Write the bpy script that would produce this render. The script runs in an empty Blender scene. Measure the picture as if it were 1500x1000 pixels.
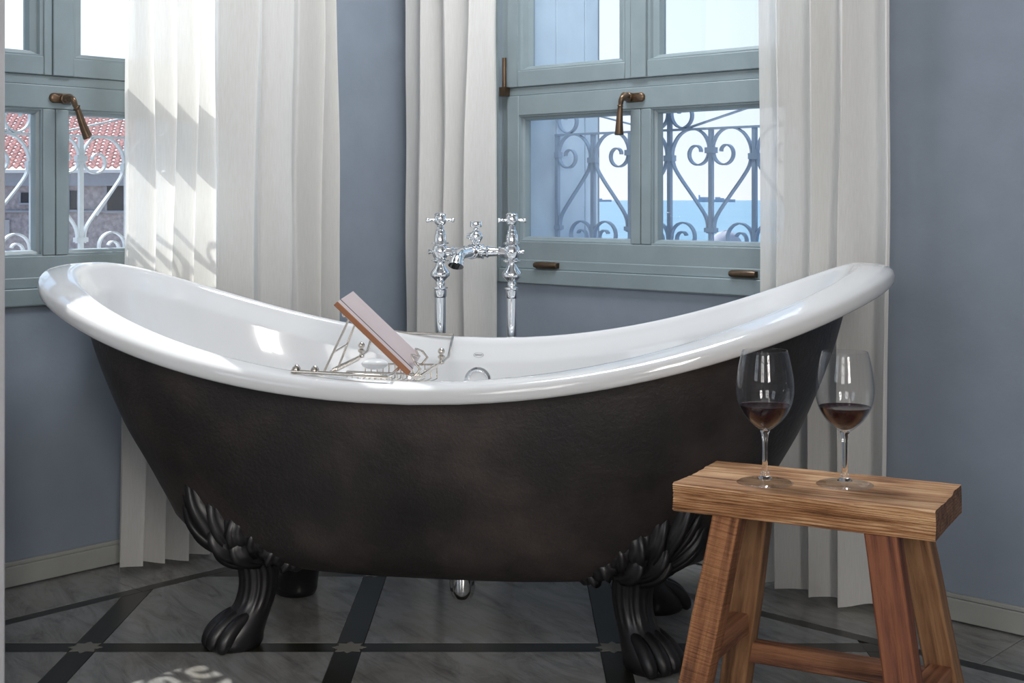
import bpy, math, random
from mathutils import Vector, Matrix, noise
random.seed(7)
PI = math.pi
sc = bpy.context.scene
col = sc.collection

# ------------------------------------------------------------------ camera, sky, sun, window light, exposure
H = .925
F = 1950.0
cam_d = bpy.data.cameras.new('camera'); cam = bpy.data.objects.new('camera', cam_d); col.objects.link(cam)
cam.location = (0, 0, H); cam.rotation_euler = (PI/2, 0, 0)
cam_d.sensor_width = 36; cam_d.lens = F/1500*36; cam_d.shift_y = -207/1500
cam_d.clip_start = .05; cam_d.clip_end = 200000
sc.camera = cam

SUN_AZ = (-.678, .735); SUN_EL = math.radians(45.5)
w = bpy.data.worlds.new('world'); sc.world = w; w.use_nodes = True
wn = w.node_tree.nodes; wl = w.node_tree.links
SUNV = Vector((SUN_AZ[0]*math.cos(SUN_EL), SUN_AZ[1]*math.cos(SUN_EL), math.sin(SUN_EL))).normalized()
tc = wn.new('ShaderNodeTexCoord'); sx = wn.new('ShaderNodeSeparateXYZ'); wl.new(tc.outputs['Generated'], sx.inputs[0])
cr = wn.new('ShaderNodeValToRGB'); wl.new(sx.outputs[2], cr.inputs[0]); el = cr.color_ramp.elements
el[0].position = 0; el[0].color = (.86, .87, .93, 1); el[1].position = 1; el[1].color = (.24, .42, .72, 1)
for p_, c_ in ((.06, (.78, .85, .96, 1)), (.25, (.62, .76, .95, 1)), (.5, (.42, .60, .86, 1))):
    e_ = el.new(p_); e_.color = c_
vd = wn.new('ShaderNodeVectorMath'); vd.operation = 'DOT_PRODUCT'; wl.new(tc.outputs['Generated'], vd.inputs[0]); vd.inputs[1].default_value = SUNV
gl = wn.new('ShaderNodeMath'); gl.operation = 'MAXIMUM'; wl.new(vd.outputs['Value'], gl.inputs[0]); gl.inputs[1].default_value = 0
gp = wn.new('ShaderNodeMath'); gp.operation = 'POWER'; wl.new(gl.outputs[0], gp.inputs[0]); gp.inputs[1].default_value = 3
gm = wn.new('ShaderNodeMath'); gm.operation = 'MULTIPLY_ADD'; wl.new(gp.outputs[0], gm.inputs[0]); gm.inputs[1].default_value = .9; gm.inputs[2].default_value = .68
bg = wn['Background']; wl.new(cr.outputs[0], bg.inputs[0]); wl.new(gm.outputs[0], bg.inputs[1])

sd = bpy.data.lights.new('sun', 'SUN'); sd.energy = 4.3; sd.angle = .009; sd.color = (1, .96, .9)
so = bpy.data.objects.new('sun', sd); col.objects.link(so)
sv = Vector((SUN_AZ[0]*math.cos(SUN_EL), SUN_AZ[1]*math.cos(SUN_EL), math.sin(SUN_EL)))
so.rotation_euler = sv.to_track_quat('Z', 'Y').to_euler(); so.location = sv*20

def area(name, loc, aim, sx, sy, e, c):
    d = bpy.data.lights.new(name, 'AREA'); d.shape = 'RECTANGLE'; d.size = sx; d.size_y = sy; d.energy = e; d.color = c
    o = bpy.data.objects.new(name, d); col.objects.link(o); o.location = loc
    o.rotation_euler = (Vector(loc)-Vector(aim)).to_track_quat('Z', 'Y').to_euler()
    return o
A47 = math.radians(47.3)
uL = Vector((math.cos(A47), math.sin(A47), 0)); uR = Vector((uL.y, -uL.x, 0)); CN = Vector((-.325, 4.129, 0))
def PR(t, z, d=0): return CN + uR*t + uL*d + Vector((0, 0, z))       # window wall on the right: t from the corner, d outwards
def PL(s, z, d=0): return CN - uL*s - uR*d + Vector((0, 0, z))       # wall on the left: s from the corner, d outwards
def PB(t, z, d=0): return CN - uL*5.0 + uR*t - uL*d + Vector((0, 0, z))  # wall behind the camera
def PT(s, z, d=0): return CN - uL*s + uR*(5.0+d) + Vector((0, 0, z))   # second wall behind the camera
area('window_light_front', PT(3.8, 1.85, .18), PT(3.8, 1.80, -1), 1.1, 1.7, 84, (1, .94, .88))
area('window_light_back', PB(3.6, 1.85, .18), PB(3.6, 1.80, -1), 1.1, 1.7, 26, (1, .95, .9))
area('window_light_back_two', PB(1.5, 1.85, .18), PB(1.5, 1.80, -1), 1.3, 1.7, 8, (.9, .95, 1))

fill_d = bpy.data.lights.new('overhead_fill', 'AREA'); fill_d.shape = 'DISK'; fill_d.size = .7; fill_d.energy = 16; fill_d.color = (.95, .97, 1)  # added fill without a fixture, brightens curtains and tub from above
fill_o = bpy.data.objects.new('overhead_fill', fill_d); col.objects.link(fill_o); fill_o.location = (.02, 3.05, 2.35)

sc.view_settings.view_transform = 'Standard'; sc.view_settings.look = 'None'
sc.view_settings.gamma = 1; sc.view_settings.use_curve_mapping = False; sc.view_settings.exposure = 0.72

# ------------------------------------------------------------------ helpers
class MB:
    def __init__(s): s.v = []; s.f = []
    def add(s, vs, fs):
        n = len(s.v); s.v += [Vector(p) for p in vs]; s.f += [tuple(i+n for i in f) for f in fs]
    def box(s, fn, a, b, c0, c1, d0, d1):       # fn(u,z,d)
        P = [fn(x, z, d) for d in (d0, d1) for z in (c0, c1) for x in (a, b)]
        s.add(P, [(0, 1, 3, 2), (4, 6, 7, 5), (0, 4, 5, 1), (2, 3, 7, 6), (0, 2, 6, 4), (1, 5, 7, 3)])
    def hexa(s, P): s.add(P, [(0, 1, 3, 2), (4, 6, 7, 5), (0, 4, 5, 1), (2, 3, 7, 6), (0, 2, 6, 4), (1, 5, 7, 3)])
    def grid(s, rows, closed_u=False, closed_v=False):
        nr = len(rows); nc = len(rows[0]); fs = []
        for i in range(nr if closed_v else nr-1):
            for j in range(nc if closed_u else nc-1):
                fs.append((i*nc+j, i*nc+(j+1) % nc, ((i+1) % nr)*nc+(j+1) % nc, ((i+1) % nr)*nc+j))
        s.add([p for r in rows for p in r], fs)
    def cap(s, ring, flip=False):
        n = len(ring); c = sum((Vector(p) for p in ring), Vector())/n
        s.add([c]+list(ring), [((0, 1+(i+1) % n, 1+i) if flip else (0, 1+i, 1+(i+1) % n)) for i in range(n)])
    def tube(s, pts, r, n=10, caps=True):
        pts = [Vector(p) for p in pts]; rs = r if isinstance(r, (list, tuple)) else [r]*len(pts)
        T = []
        for i in range(len(pts)):
            a = pts[max(i-1, 0)]; b = pts[min(i+1, len(pts)-1)]; T.append((b-a).normalized())
        up = Vector((0, 0, 1)) if abs(T[0].z) < .9 else Vector((1, 0, 0))
        N = (up - T[0]*up.dot(T[0])).normalized(); rows = []
        for i, p in enumerate(pts):
            N = (N - T[i]*N.dot(T[i])).normalized(); B = T[i].cross(N)
            rows.append([p+(N*math.cos(2*PI*k/n)+B*math.sin(2*PI*k/n))*rs[i] for k in range(n)])
        s.grid(rows, closed_u=True)
        if caps: s.cap(rows[0], True); s.cap(rows[-1])
    def lathe(s, prof, o, axis=(0, 0, 1), n=24, closed=False):    # prof [(r,h)]
        o = Vector(o); ax = Vector(axis).normalized()
        up = Vector((0, 0, 1)) if abs(ax.z) < .9 else Vector((1, 0, 0))
        N = (up-ax*up.dot(ax)).normalized(); B = ax.cross(N)
        rows = [[o+ax*h+(N*math.cos(2*PI*k/n)+B*math.sin(2*PI*k/n))*max(r, 1e-5) for k in range(n)] for r, h in prof]
        s.grid(rows, closed_u=True, closed_v=closed)
    def ball(s, c, r, n=12, sc=(1, 1, 1)):
        c = Vector(c)
        rows = [[c+Vector((math.sin(PI*i/n)*math.cos(2*PI*k/n)*r*sc[0], math.sin(PI*i/n)*math.sin(2*PI*k/n)*r*sc[1], math.cos(PI*i/n)*r*sc[2])) for k in range(n)] for i in range(n+1)]
        s.grid(rows, closed_u=True)
    def build(s, name, mat, parent=None, smooth=True, bevel=0, angle=40, merge=True, solid=0, seg=2):
        off = Vector((0, 0, 0)); p = parent
        while p is not None: off += p.location; p = p.parent
        me = bpy.data.meshes.new(name); me.from_pydata([v-off for v in s.v], [], s.f)
        import bmesh
        bm = bmesh.new(); bm.from_mesh(me)
        if merge: bmesh.ops.remove_doubles(bm, verts=bm.verts, dist=1e-6)
        bmesh.ops.recalc_face_normals(bm, faces=bm.faces)
        bm.to_mesh(me); bm.free()
        me.materials.append(mat)
        o = bpy.data.objects.new(name, me); col.objects.link(o); o.parent = parent
        if smooth:
            for q in me.polygons: q.use_smooth = True
            if hasattr(me, 'set_sharp_from_angle'): me.set_sharp_from_angle(angle=math.radians(angle))
        if solid:
            m = o.modifiers.new('s', 'SOLIDIFY'); m.thickness = solid; m.offset = 0
        if bevel:
            m = o.modifiers.new('b', 'BEVEL'); m.width = bevel; m.segments = seg; m.limit_method = 'ANGLE'; m.harden_normals = False
        return o
def empty(name, loc, label, cat, group=None):
    o = bpy.data.objects.new(name, None); col.objects.link(o); o.location = loc; o.empty_display_size = .05
    return tag(o, label, cat, group)
def tag(o, label, cat, group=None):
    o['label'] = label; o['category'] = cat
    if group: o['group'] = group
    return o
def struct(o, label=None):
    o['kind'] = 'structure'
    if label: o['label'] = label
    return o
def catmull(P, n=8):
    P = [Vector(p) for p in P]; out = []
    for i in range(len(P)-1):
        p0 = P[max(i-1, 0)]; p1 = P[i]; p2 = P[i+1]; p3 = P[min(i+2, len(P)-1)]
        for k in range(n):
            t = k/n
            out.append(.5*((2*p1)+(p2-p0)*t+(2*p0-5*p1+4*p2-p3)*t*t+(3*p1-p0-3*p2+p3)*t**3))
    out.append(P[-1]); return out
def interp(tab, x):
    if x <= tab[0][0]: return tab[0][1]
    for (a, b), (c, d) in zip(tab, tab[1:]):
        if x <= c:
            t = (x-a)/(c-a); return b+(d-b)*t
    return tab[-1][1]
def at(px, py, Y): return Vector(((px-750)*Y/F, Y, H-(py-293)*Y/F))

# ------------------------------------------------------------------ materials
def nmat(name):
    m = bpy.data.materials.new(name); m.use_nodes = True
    return m, m.node_tree.nodes, m.node_tree.links, m.node_tree.nodes['Principled BSDF']
def coords(N, L, scale=(1, 1, 1), rot=(0, 0, 0), obj=True, rnd=0):
    tc = N.new('ShaderNodeTexCoord'); mp = N.new('ShaderNodeMapping')
    L.new(tc.outputs['Object' if obj else 'Generated'], mp.inputs[0]); mp.inputs['Scale'].default_value = scale; mp.inputs['Rotation'].default_value = rot
    if rnd:
        oi = N.new('ShaderNodeObjectInfo'); mu = N.new('ShaderNodeMath'); mu.operation = 'MULTIPLY'; mu.inputs[1].default_value = rnd
        L.new(oi.outputs['Random'], mu.inputs[0]); L.new(mu.outputs[0], mp.inputs['Location'])
    return mp.outputs[0]
def tex_noise(N, L, v, s, d=4, r=.55, dist=0):
    n = N.new('ShaderNodeTexNoise'); n.inputs['Scale'].default_value = s; n.inputs['Detail'].default_value = d
    n.inputs['Roughness'].default_value = r; n.inputs['Distortion'].default_value = dist
    L.new(v, n.inputs['Vector']); return n.outputs['Fac']
def ramp(N, L, v, stops):
    r = N.new('ShaderNodeValToRGB'); L.new(v, r.inputs[0]); e = r.color_ramp.elements
    while len(e) < len(stops): e.new(.5)
    for q, (p, c) in zip(e, stops):
        q.position = p; q.color = (*c, 1) if len(c) == 3 else c
    return r.outputs[0]
def bump(N, L, b, h, st=.3, dist=.002):
    n = N.new('ShaderNodeBump'); n.inputs['Strength'].default_value = st; n.inputs['Distance'].default_value = dist
    L.new(h, n.inputs['Height']); L.new(n.outputs[0], b.inputs['Normal'])
def plain(name, c, rough=.5, metal=0, bs=0, bscale=200, var=.06):
    m, N, L, b = nmat(name); v = coords(N, L)
    f = tex_noise(N, L, v, 9, 4)
    L.new(ramp(N, L, f, [(.3, tuple(x*(1-var) for x in c)), (.7, tuple(min(x*(1+var), 1) for x in c))]), b.inputs['Base Color'])
    b.inputs['Roughness'].default_value = rough; b.inputs['Metallic'].default_value = metal
    if bs: bump(N, L, b, tex_noise(N, L, v, bscale, 3), bs, .001)
    return m
M = {}
M['wall'] = plain('blue_plaster', (.22, .26, .315), .75, bs=.35, bscale=70, var=.05)
M['wall_pale'] = plain('pale_plaster', (.45, .45, .47), .8, bs=.5, bscale=120)
M['ceiling'] = plain('ceiling_paint', (.62, .63, .64), .9)
M['paint'] = plain('grey_green_paint', (.22, .275, .295), .38, bs=.15, bscale=30, var=.07)
M['reveal'] = plain('pale_blue_paint', (.52, .62, .72), .5)
M['outwall'] = plain('outside_render', (.55, .53, .5), .9, bs=.3)
M['skirting'] = plain('skirting_paint', (.33, .34, .32), .45)
M['enamel'] = plain('white_enamel', (.64, .65, .66), .12, var=.01)
M['enamel'].node_tree.nodes['Principled BSDF'].inputs['Coat Weight'].default_value = .4
M['chrome'] = plain('chrome', (.86, .88, .9), .06, 1, var=.01)
M['nickel'] = plain('polished_nickel', (.66, .60, .53), .14, 1, var=.02)
M['bronze'] = plain('aged_bronze', (.13, .088, .058), .38, .85, bs=.3, bscale=90, var=.35)
M['iron_white'] = plain('white_painted_iron', (.60, .62, .65), .5)
M['iron_shaded'] = plain('shade_tinted_iron', (.30, .38, .50), .45)  # right guard: its shade is put into the colour, darker and bluer
def m_iron():
    m, N, L, b = nmat('black_cast_iron'); v = coords(N, L)
    f = tex_noise(N, L, v, 3.5, 6, .6)
    L.new(ramp(N, L, f, [(.32, (.011, .010, .011)), (.5, (.024, .0195, .019)), (.70, (.062, .048, .043))]), b.inputs['Base Color'])
    L.new(ramp(N, L, tex_noise(N, L, v, 6, 5), [(.3, (.36,)*3), (.7, (.55,)*3)]), b.inputs['Roughness'])
    ad = N.new('ShaderNodeMath'); ad.operation = 'ADD'
    L.new(tex_noise(N, L, v, 90, 5, .7), ad.inputs[0]); L.new(tex_noise(N, L, v, 14, 3), ad.inputs[1])
    bump(N, L, b, ad.outputs[0], .5, .004); return m
M['iron'] = m_iron()
M['foot'] = plain('black_foot_iron', (.012, .011, .012), .36, bs=.15, bscale=60, var=.3)
def m_marble():
    m, N, L, b = nmat('veined_marble'); v = coords(N, L, (1, 1, 1), (0, 0, 1.0), rnd=7)
    mp = N.new('ShaderNodeMapping'); L.new(v, mp.inputs[0]); mp.inputs['Scale'].default_value = (3.2, 13, 4); mp.inputs['Rotation'].default_value = (0, 0, .9)
    n1 = tex_noise(N, L, mp.outputs[0], 1.7, 9, .68, 1.1); n2 = tex_noise(N, L, v, 3, 6, .6, .5)
    a = ramp(N, L, n1, [(.28, (.12, .118, .115)), (.42, (.225, .222, .215)), (.58, (.31, .308, .30))])
    c = ramp(N, L, n2, [(.32, (.74, .70, .64)), (.5, (1, 1, 1)), (.7, (.86, .90, .95))])
    mx = N.new('ShaderNodeMix'); mx.data_type = 'RGBA'; mx.blend_type = 'MULTIPLY'; mx.inputs[0].default_value = 1
    L.new(a, mx.inputs[6]); L.new(c, mx.inputs[7]); L.new(mx.outputs[2], b.inputs['Base Color'])
    b.inputs['Roughness'].default_value = .20; return m
M['marble'] = m_marble()
M['slate'] = plain('dark_inlay_stone', (.020, .020, .0142), .28, var=.3)
M['beige'] = plain('beige_inlay_stone', (.24, .225, .19), .3, var=.1)
M['grout'] = plain('grout', (.12, .11, .10), .9)
def m_wood(name, c0, c1, c2, saw=0, ax=0, end=0):
    m, N, L, b = nmat(name)
    sca = [26, 26, 26]; sca[ax] = 1.6
    v = coords(N, L, tuple(sca), rnd=0)
    f = tex_noise(N, L, v, 2.6, 8, .62, .5)
    g = tex_noise(N, L, coords(N, L), 9, 3)
    ad = N.new('ShaderNodeMath'); ad.operation = 'MULTIPLY_ADD'; ad.inputs[1].default_value = .35; L.new(g, ad.inputs[0]); L.new(f, ad.inputs[2])
    L.new(ramp(N, L, ad.outputs[0], [(.48, c0), (.62, c1), (.80, c2)]), b.inputs['Base Color'])
    b.inputs['Roughness'].default_value = .62
    if end:      # weathered growth-ring ridges and end grain darkened further to stand in for shade
        wv = N.new('ShaderNodeTexWave'); wv.wave_type = 'BANDS'; wv.bands_direction = 'Z'; wv.wave_profile = 'SAW'
        wv.inputs['Scale'].default_value = 62; wv.inputs['Distortion'].default_value = 5; wv.inputs['Detail'].default_value = 3; wv.inputs['Detail Scale'].default_value = .6
        L.new(coords(N, L, (.16, 1, 1), (0, .03, 0)), wv.inputs['Vector'])
        wc = ramp(N, L, wv.outputs['Fac'], [(.0, (.30, .22, .18)), (.30, (.85, .82, .8)), (.55, (1.0, 1.0, 1.0)), (1, (1, 1, 1))])
        wm = N.new('ShaderNodeMix'); wm.data_type = 'RGBA'; wm.blend_type = 'MULTIPLY'; wm.inputs[0].default_value = .85
        tz = N.new('ShaderNodeTexCoord'); sz = N.new('ShaderNodeSeparateXYZ'); L.new(tz.outputs['Normal'], sz.inputs[0])
        az = N.new('ShaderNodeMath'); az.operation = 'ABSOLUTE'; L.new(sz.outputs[2], az.inputs[0])
        iz = N.new('ShaderNodeMath'); iz.operation = 'LESS_THAN'; L.new(az.outputs[0], iz.inputs[0]); iz.inputs[1].default_value = .7
        L.new(iz.outputs[0], wm.inputs[0]); L.new(b.inputs['Base Color'].links[0].from_socket, wm.inputs[6]); L.new(wc, wm.inputs[7]); L.new(wm.outputs[2], b.inputs['Base Color'])
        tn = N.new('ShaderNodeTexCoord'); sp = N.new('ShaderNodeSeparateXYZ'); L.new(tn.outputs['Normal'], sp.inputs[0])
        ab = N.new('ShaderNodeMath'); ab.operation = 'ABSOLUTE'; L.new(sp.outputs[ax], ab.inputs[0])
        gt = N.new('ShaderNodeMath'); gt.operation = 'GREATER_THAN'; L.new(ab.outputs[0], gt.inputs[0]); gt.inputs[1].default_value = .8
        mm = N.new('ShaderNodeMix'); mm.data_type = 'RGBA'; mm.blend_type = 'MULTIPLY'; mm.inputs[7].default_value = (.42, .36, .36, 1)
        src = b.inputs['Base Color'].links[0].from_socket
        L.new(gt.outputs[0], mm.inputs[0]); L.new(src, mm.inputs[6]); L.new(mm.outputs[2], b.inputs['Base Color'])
    hh = f
    if saw:
        s2 = [14, 14, 14]; s2[ax] = 330
        n3 = tex_noise(N, L, coords(N, L, tuple(s2)), .55, 3, .6)
        a2 = N.new('ShaderNodeMath'); a2.operation = 'ADD'; L.new(f, a2.inputs[0]); L.new(n3, a2.inputs[1]); hh = a2.outputs[0]
    bump(N, L, b, hh, .9, .006)
    return m
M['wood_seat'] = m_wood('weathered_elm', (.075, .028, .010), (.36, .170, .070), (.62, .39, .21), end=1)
M['wood_leg'] = m_wood('sawn_elm_leg', (.035, .012, .005), (.195, .072, .026), (.34, .145, .058), saw=1, ax=2)
M['wood_red'] = m_wood('reddish_elm_leg', (.03, .008, .004), (.135, .038, .015), (.23, .075, .03), ax=2)
M['wood_pale'] = m_wood('brown_elm_leg', (.045, .019, .008), (.18, .082, .034), (.30, .155, .07), ax=2)
def m_glass_pane():
    m, N, L, b = nmat('window_glass'); N.remove(b)
    t = N.new('ShaderNodeBsdfTransparent'); g = N.new('ShaderNodeBsdfGlossy'); g.inputs['Roughness'].default_value = .01
    lw = N.new('ShaderNodeLayerWeight'); lw.inputs[0].default_value = .5
    pw = N.new('ShaderNodeMath'); pw.operation = 'POWER'; L.new(lw.outputs['Facing'], pw.inputs[0]); pw.inputs[1].default_value = 5
    fr = N.new('ShaderNodeMath'); fr.operation = 'MULTIPLY_ADD'; L.new(pw.outputs[0], fr.inputs[0]); fr.inputs[1].default_value = .95; fr.inputs[2].default_value = .04
    mx = N.new('ShaderNodeMixShader'); L.new(fr.outputs[0], mx.inputs[0]); L.new(t.outputs[0], mx.inputs[1]); L.new(g.outputs[0], mx.inputs[2])
    t.inputs[0].default_value = (.96, .98, .985, 1)
    L.new(mx.outputs[0], N['Material Output'].inputs[0]); return m
M['pane'] = m_glass_pane()
def m_curtain():
    m, N, L, b = nmat('sheer_linen'); N.remove(b)
    v = coords(N, L, (1, 1, 1))
    d = N.new('ShaderNodeBsdfDiffuse'); t = N.new('ShaderNodeBsdfTranslucent'); tr = N.new('ShaderNodeBsdfTransparent')
    f = tex_noise(N, L, coords(N, L, (300, 300, 12)), 2, 2)
    c = ramp(N, L, f, [(.3, (.84, .825, .79)), (.7, (.91, .895, .87))])
    L.new(c, d.inputs[0]); L.new(c, t.inputs[0])
    a = N.new('ShaderNodeMixShader'); a.inputs[0].default_value = .40; L.new(d.outputs[0], a.inputs[1]); L.new(t.outputs[0], a.inputs[2])
    e = N.new('ShaderNodeMixShader'); e.inputs[0].default_value = .10; L.new(a.outputs[0], e.inputs[1]); L.new(tr.outputs[0], e.inputs[2])
    L.new(e.outputs[0], N['Material Output'].inputs[0]); return m
M['curtain'] = m_curtain()
def m_clear(name, c, ior, rough=0):
    m, N, L, b = nmat(name)
    b.inputs['Base Color'].default_value = (*c, 1); b.inputs['Transmission Weight'].default_value = 1; b.inputs['IOR'].default_value = ior
    b.inputs['Roughness'].default_value = rough; return m
M['glass'] = m_clear('clear_glass', (1, 1, 1), 1.48)
M['wine'] = plain('red_wine', (.015, .0006, .0055), .05); M['wine'].node_tree.nodes['Principled BSDF'].inputs['Specular IOR Level'].default_value = .3
def m_thin():
    m, N, L, b = nmat('thin_clear_glass'); N.remove(b)
    t = N.new('ShaderNodeBsdfTransparent'); g = N.new('ShaderNodeBsdfGlossy'); g.inputs['Roughness'].default_value = .0
    lw = N.new('ShaderNodeLayerWeight'); lw.inputs[0].default_value = .5
    pw = N.new('ShaderNodeMath'); pw.operation = 'POWER'; L.new(lw.outputs['Facing'], pw.inputs[0]); pw.inputs[1].default_value = 4.2
    fr = N.new('ShaderNodeMath'); fr.operation = 'MULTIPLY_ADD'; L.new(pw.outputs[0], fr.inputs[0]); fr.inputs[1].default_value = .8; fr.inputs[2].default_value = .035
    t.inputs[0].default_value = (.975, .98, .985, 1)
    mx = N.new('ShaderNodeMixShader'); L.new(fr.outputs[0], mx.inputs[0]); L.new(t.outputs[0], mx.inputs[1]); L.new(g.outputs[0], mx.inputs[2])
    L.new(mx.outputs[0], N['Material Output'].inputs[0]); return m
M['thin'] = m_thin()
M['book_cover'] = plain('mauve_cover', (.46, .385, .385), .55, var=.04)
M['book_brown'] = plain('caramel_edge', (.26, .095, .035), .5, var=.15)
M['book_line'] = plain('dark_groove', (.03, .02, .02), .6)
M['soap'] = plain('white_soap', (.75, .76, .76), .3)
M['ink'] = plain('dark_enamel_print', (.05, .05, .06), .4)
M['roof'] = plain('red_clay_tile', (.62, .30, .25), .9, var=.4)
M['facade'] = plain('mauve_grey_stone', (.31, .28, .30), .9, var=.3, bs=.5, bscale=20)
M['fascia'] = plain('grey_fascia', (.27, .285, .33), .8)
M['dark'] = plain('dark_opening', (.02, .02, .03), .6)
def m_sea():
    m, N, L, b = nmat('sea_water')
    v = coords(N, L, (.004, .012, 1)); f = tex_noise(N, L, v, 3, 6, .6)
    L.new(ramp(N, L, f, [(.3, (.11, .22, .31)), (.7, (.16, .28, .36))]), b.inputs['Base Color'])
    b.inputs['Roughness'].default_value = .55
    bump(N, L, b, tex_noise(N, L, coords(N, L, (.05, .2, 1)), 3, 5), .5, 1.0); return m
M['sea'] = m_sea()
M['ship'] = plain('ship_haze_tint', (.36, .46, .60), .8)  # sea haze put into the colour, lighter and bluer
M['rock'] = plain('pale_rock', (.42, .40, .45), .9, var=.2)

# ------------------------------------------------------------------ room shell
ZC = 3.1; TH = .42
WR = dict(mid=.904, z=0.0, vc=.854); WL = dict(mid=1.172, z=-.018, vc=1.130)
HW = .504
def wall_with_hole(name, fn, w0, w1, holes, mat, th=TH):
    b = MB(); x = w0
    for a, c, z0, z1 in holes:
        b.box(fn, x, a, 0, ZC, 0, th); b.box(fn, a, c, 0, z0, 0, th); b.box(fn, a, c, z1, ZC, 0, th); x = c
    b.box(fn, x, w1, 0, ZC, 0, th)
    return struct(b.build(name, mat, smooth=False))
def hole(W): return (W['mid']-HW+.025, W['mid']+HW-.025, .755+W['z'], 2.62)
wall_with_hole('wall_right', PR, 0, 5.0, [hole(WR)], M['wall'])
wall_with_hole('wall_left', PL, -TH, 5.0, [hole(WL)], M['wall'])
wall_with_hole('wall_back', PB, 0, 5.0, [(.95, 2.05, .95, 2.75), (3.05, 4.15, .95, 2.75)], M['wall_pale'], .15)
wall_with_hole('wall_front', PT, 0, 5.0, [(3.25, 4.35, .95, 2.75)], M['wall_pale'], .15)
b = MB(); b.box(PR, -.05, 5.05, 0, .1, -5.05, .05)
for i in range(len(b.v)): b.v[i].z += ZC
struct(b.build('ceiling', M['ceiling'], smooth=False))
# short pier of wall beside the camera's left edge
def PP(t, z, d=0): return CN - uL*(1.725+d) + uR*t + Vector((0, 0, z))
b = MB(); b.box(PP, .0, .853, 0, ZC, 0, .16); struct(b.build('wall_pier', M['wall_pale'], bevel=.004), 'pale plastered wall end at the left edge')
# skirting boards
def skirting(name, fn, a, c, skip=None):
    b = MB(); b.box(fn, a, c, .004, .052, -.014, 0.0); b.box(fn, a, c, .052, .062, -.010, 0.0)
    struct(b.build(name, M['skirting'], bevel=.002))
skirting('baseboard_left', PL, .0, 1.72); skirting('baseboard_right', PR, .02, 4.95)

# back windows (behind the camera, seen only in reflections)
for n, PB_, (a, c) in ((3, PB, (.95, 2.05)), (4, PB, (3.05, 4.15)), (5, PT, (3.25, 4.35))):
    b = MB()
    for x0, x1 in ((a, a+.06), (c-.06, c), ((a+c)/2-.035, (a+c)/2+.035)): b.box(PB_, x0, x1, .95, 2.75, .02, .08)
    for z0, z1 in ((.95, 1.02), (2.69, 2.75), (1.5, 1.54), (2.1, 2.14)): b.box(PB_, a, c, z0, z1, .025, .075)
    struct(b.build('window_%d' % n, M['paint'], smooth=False))

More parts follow.
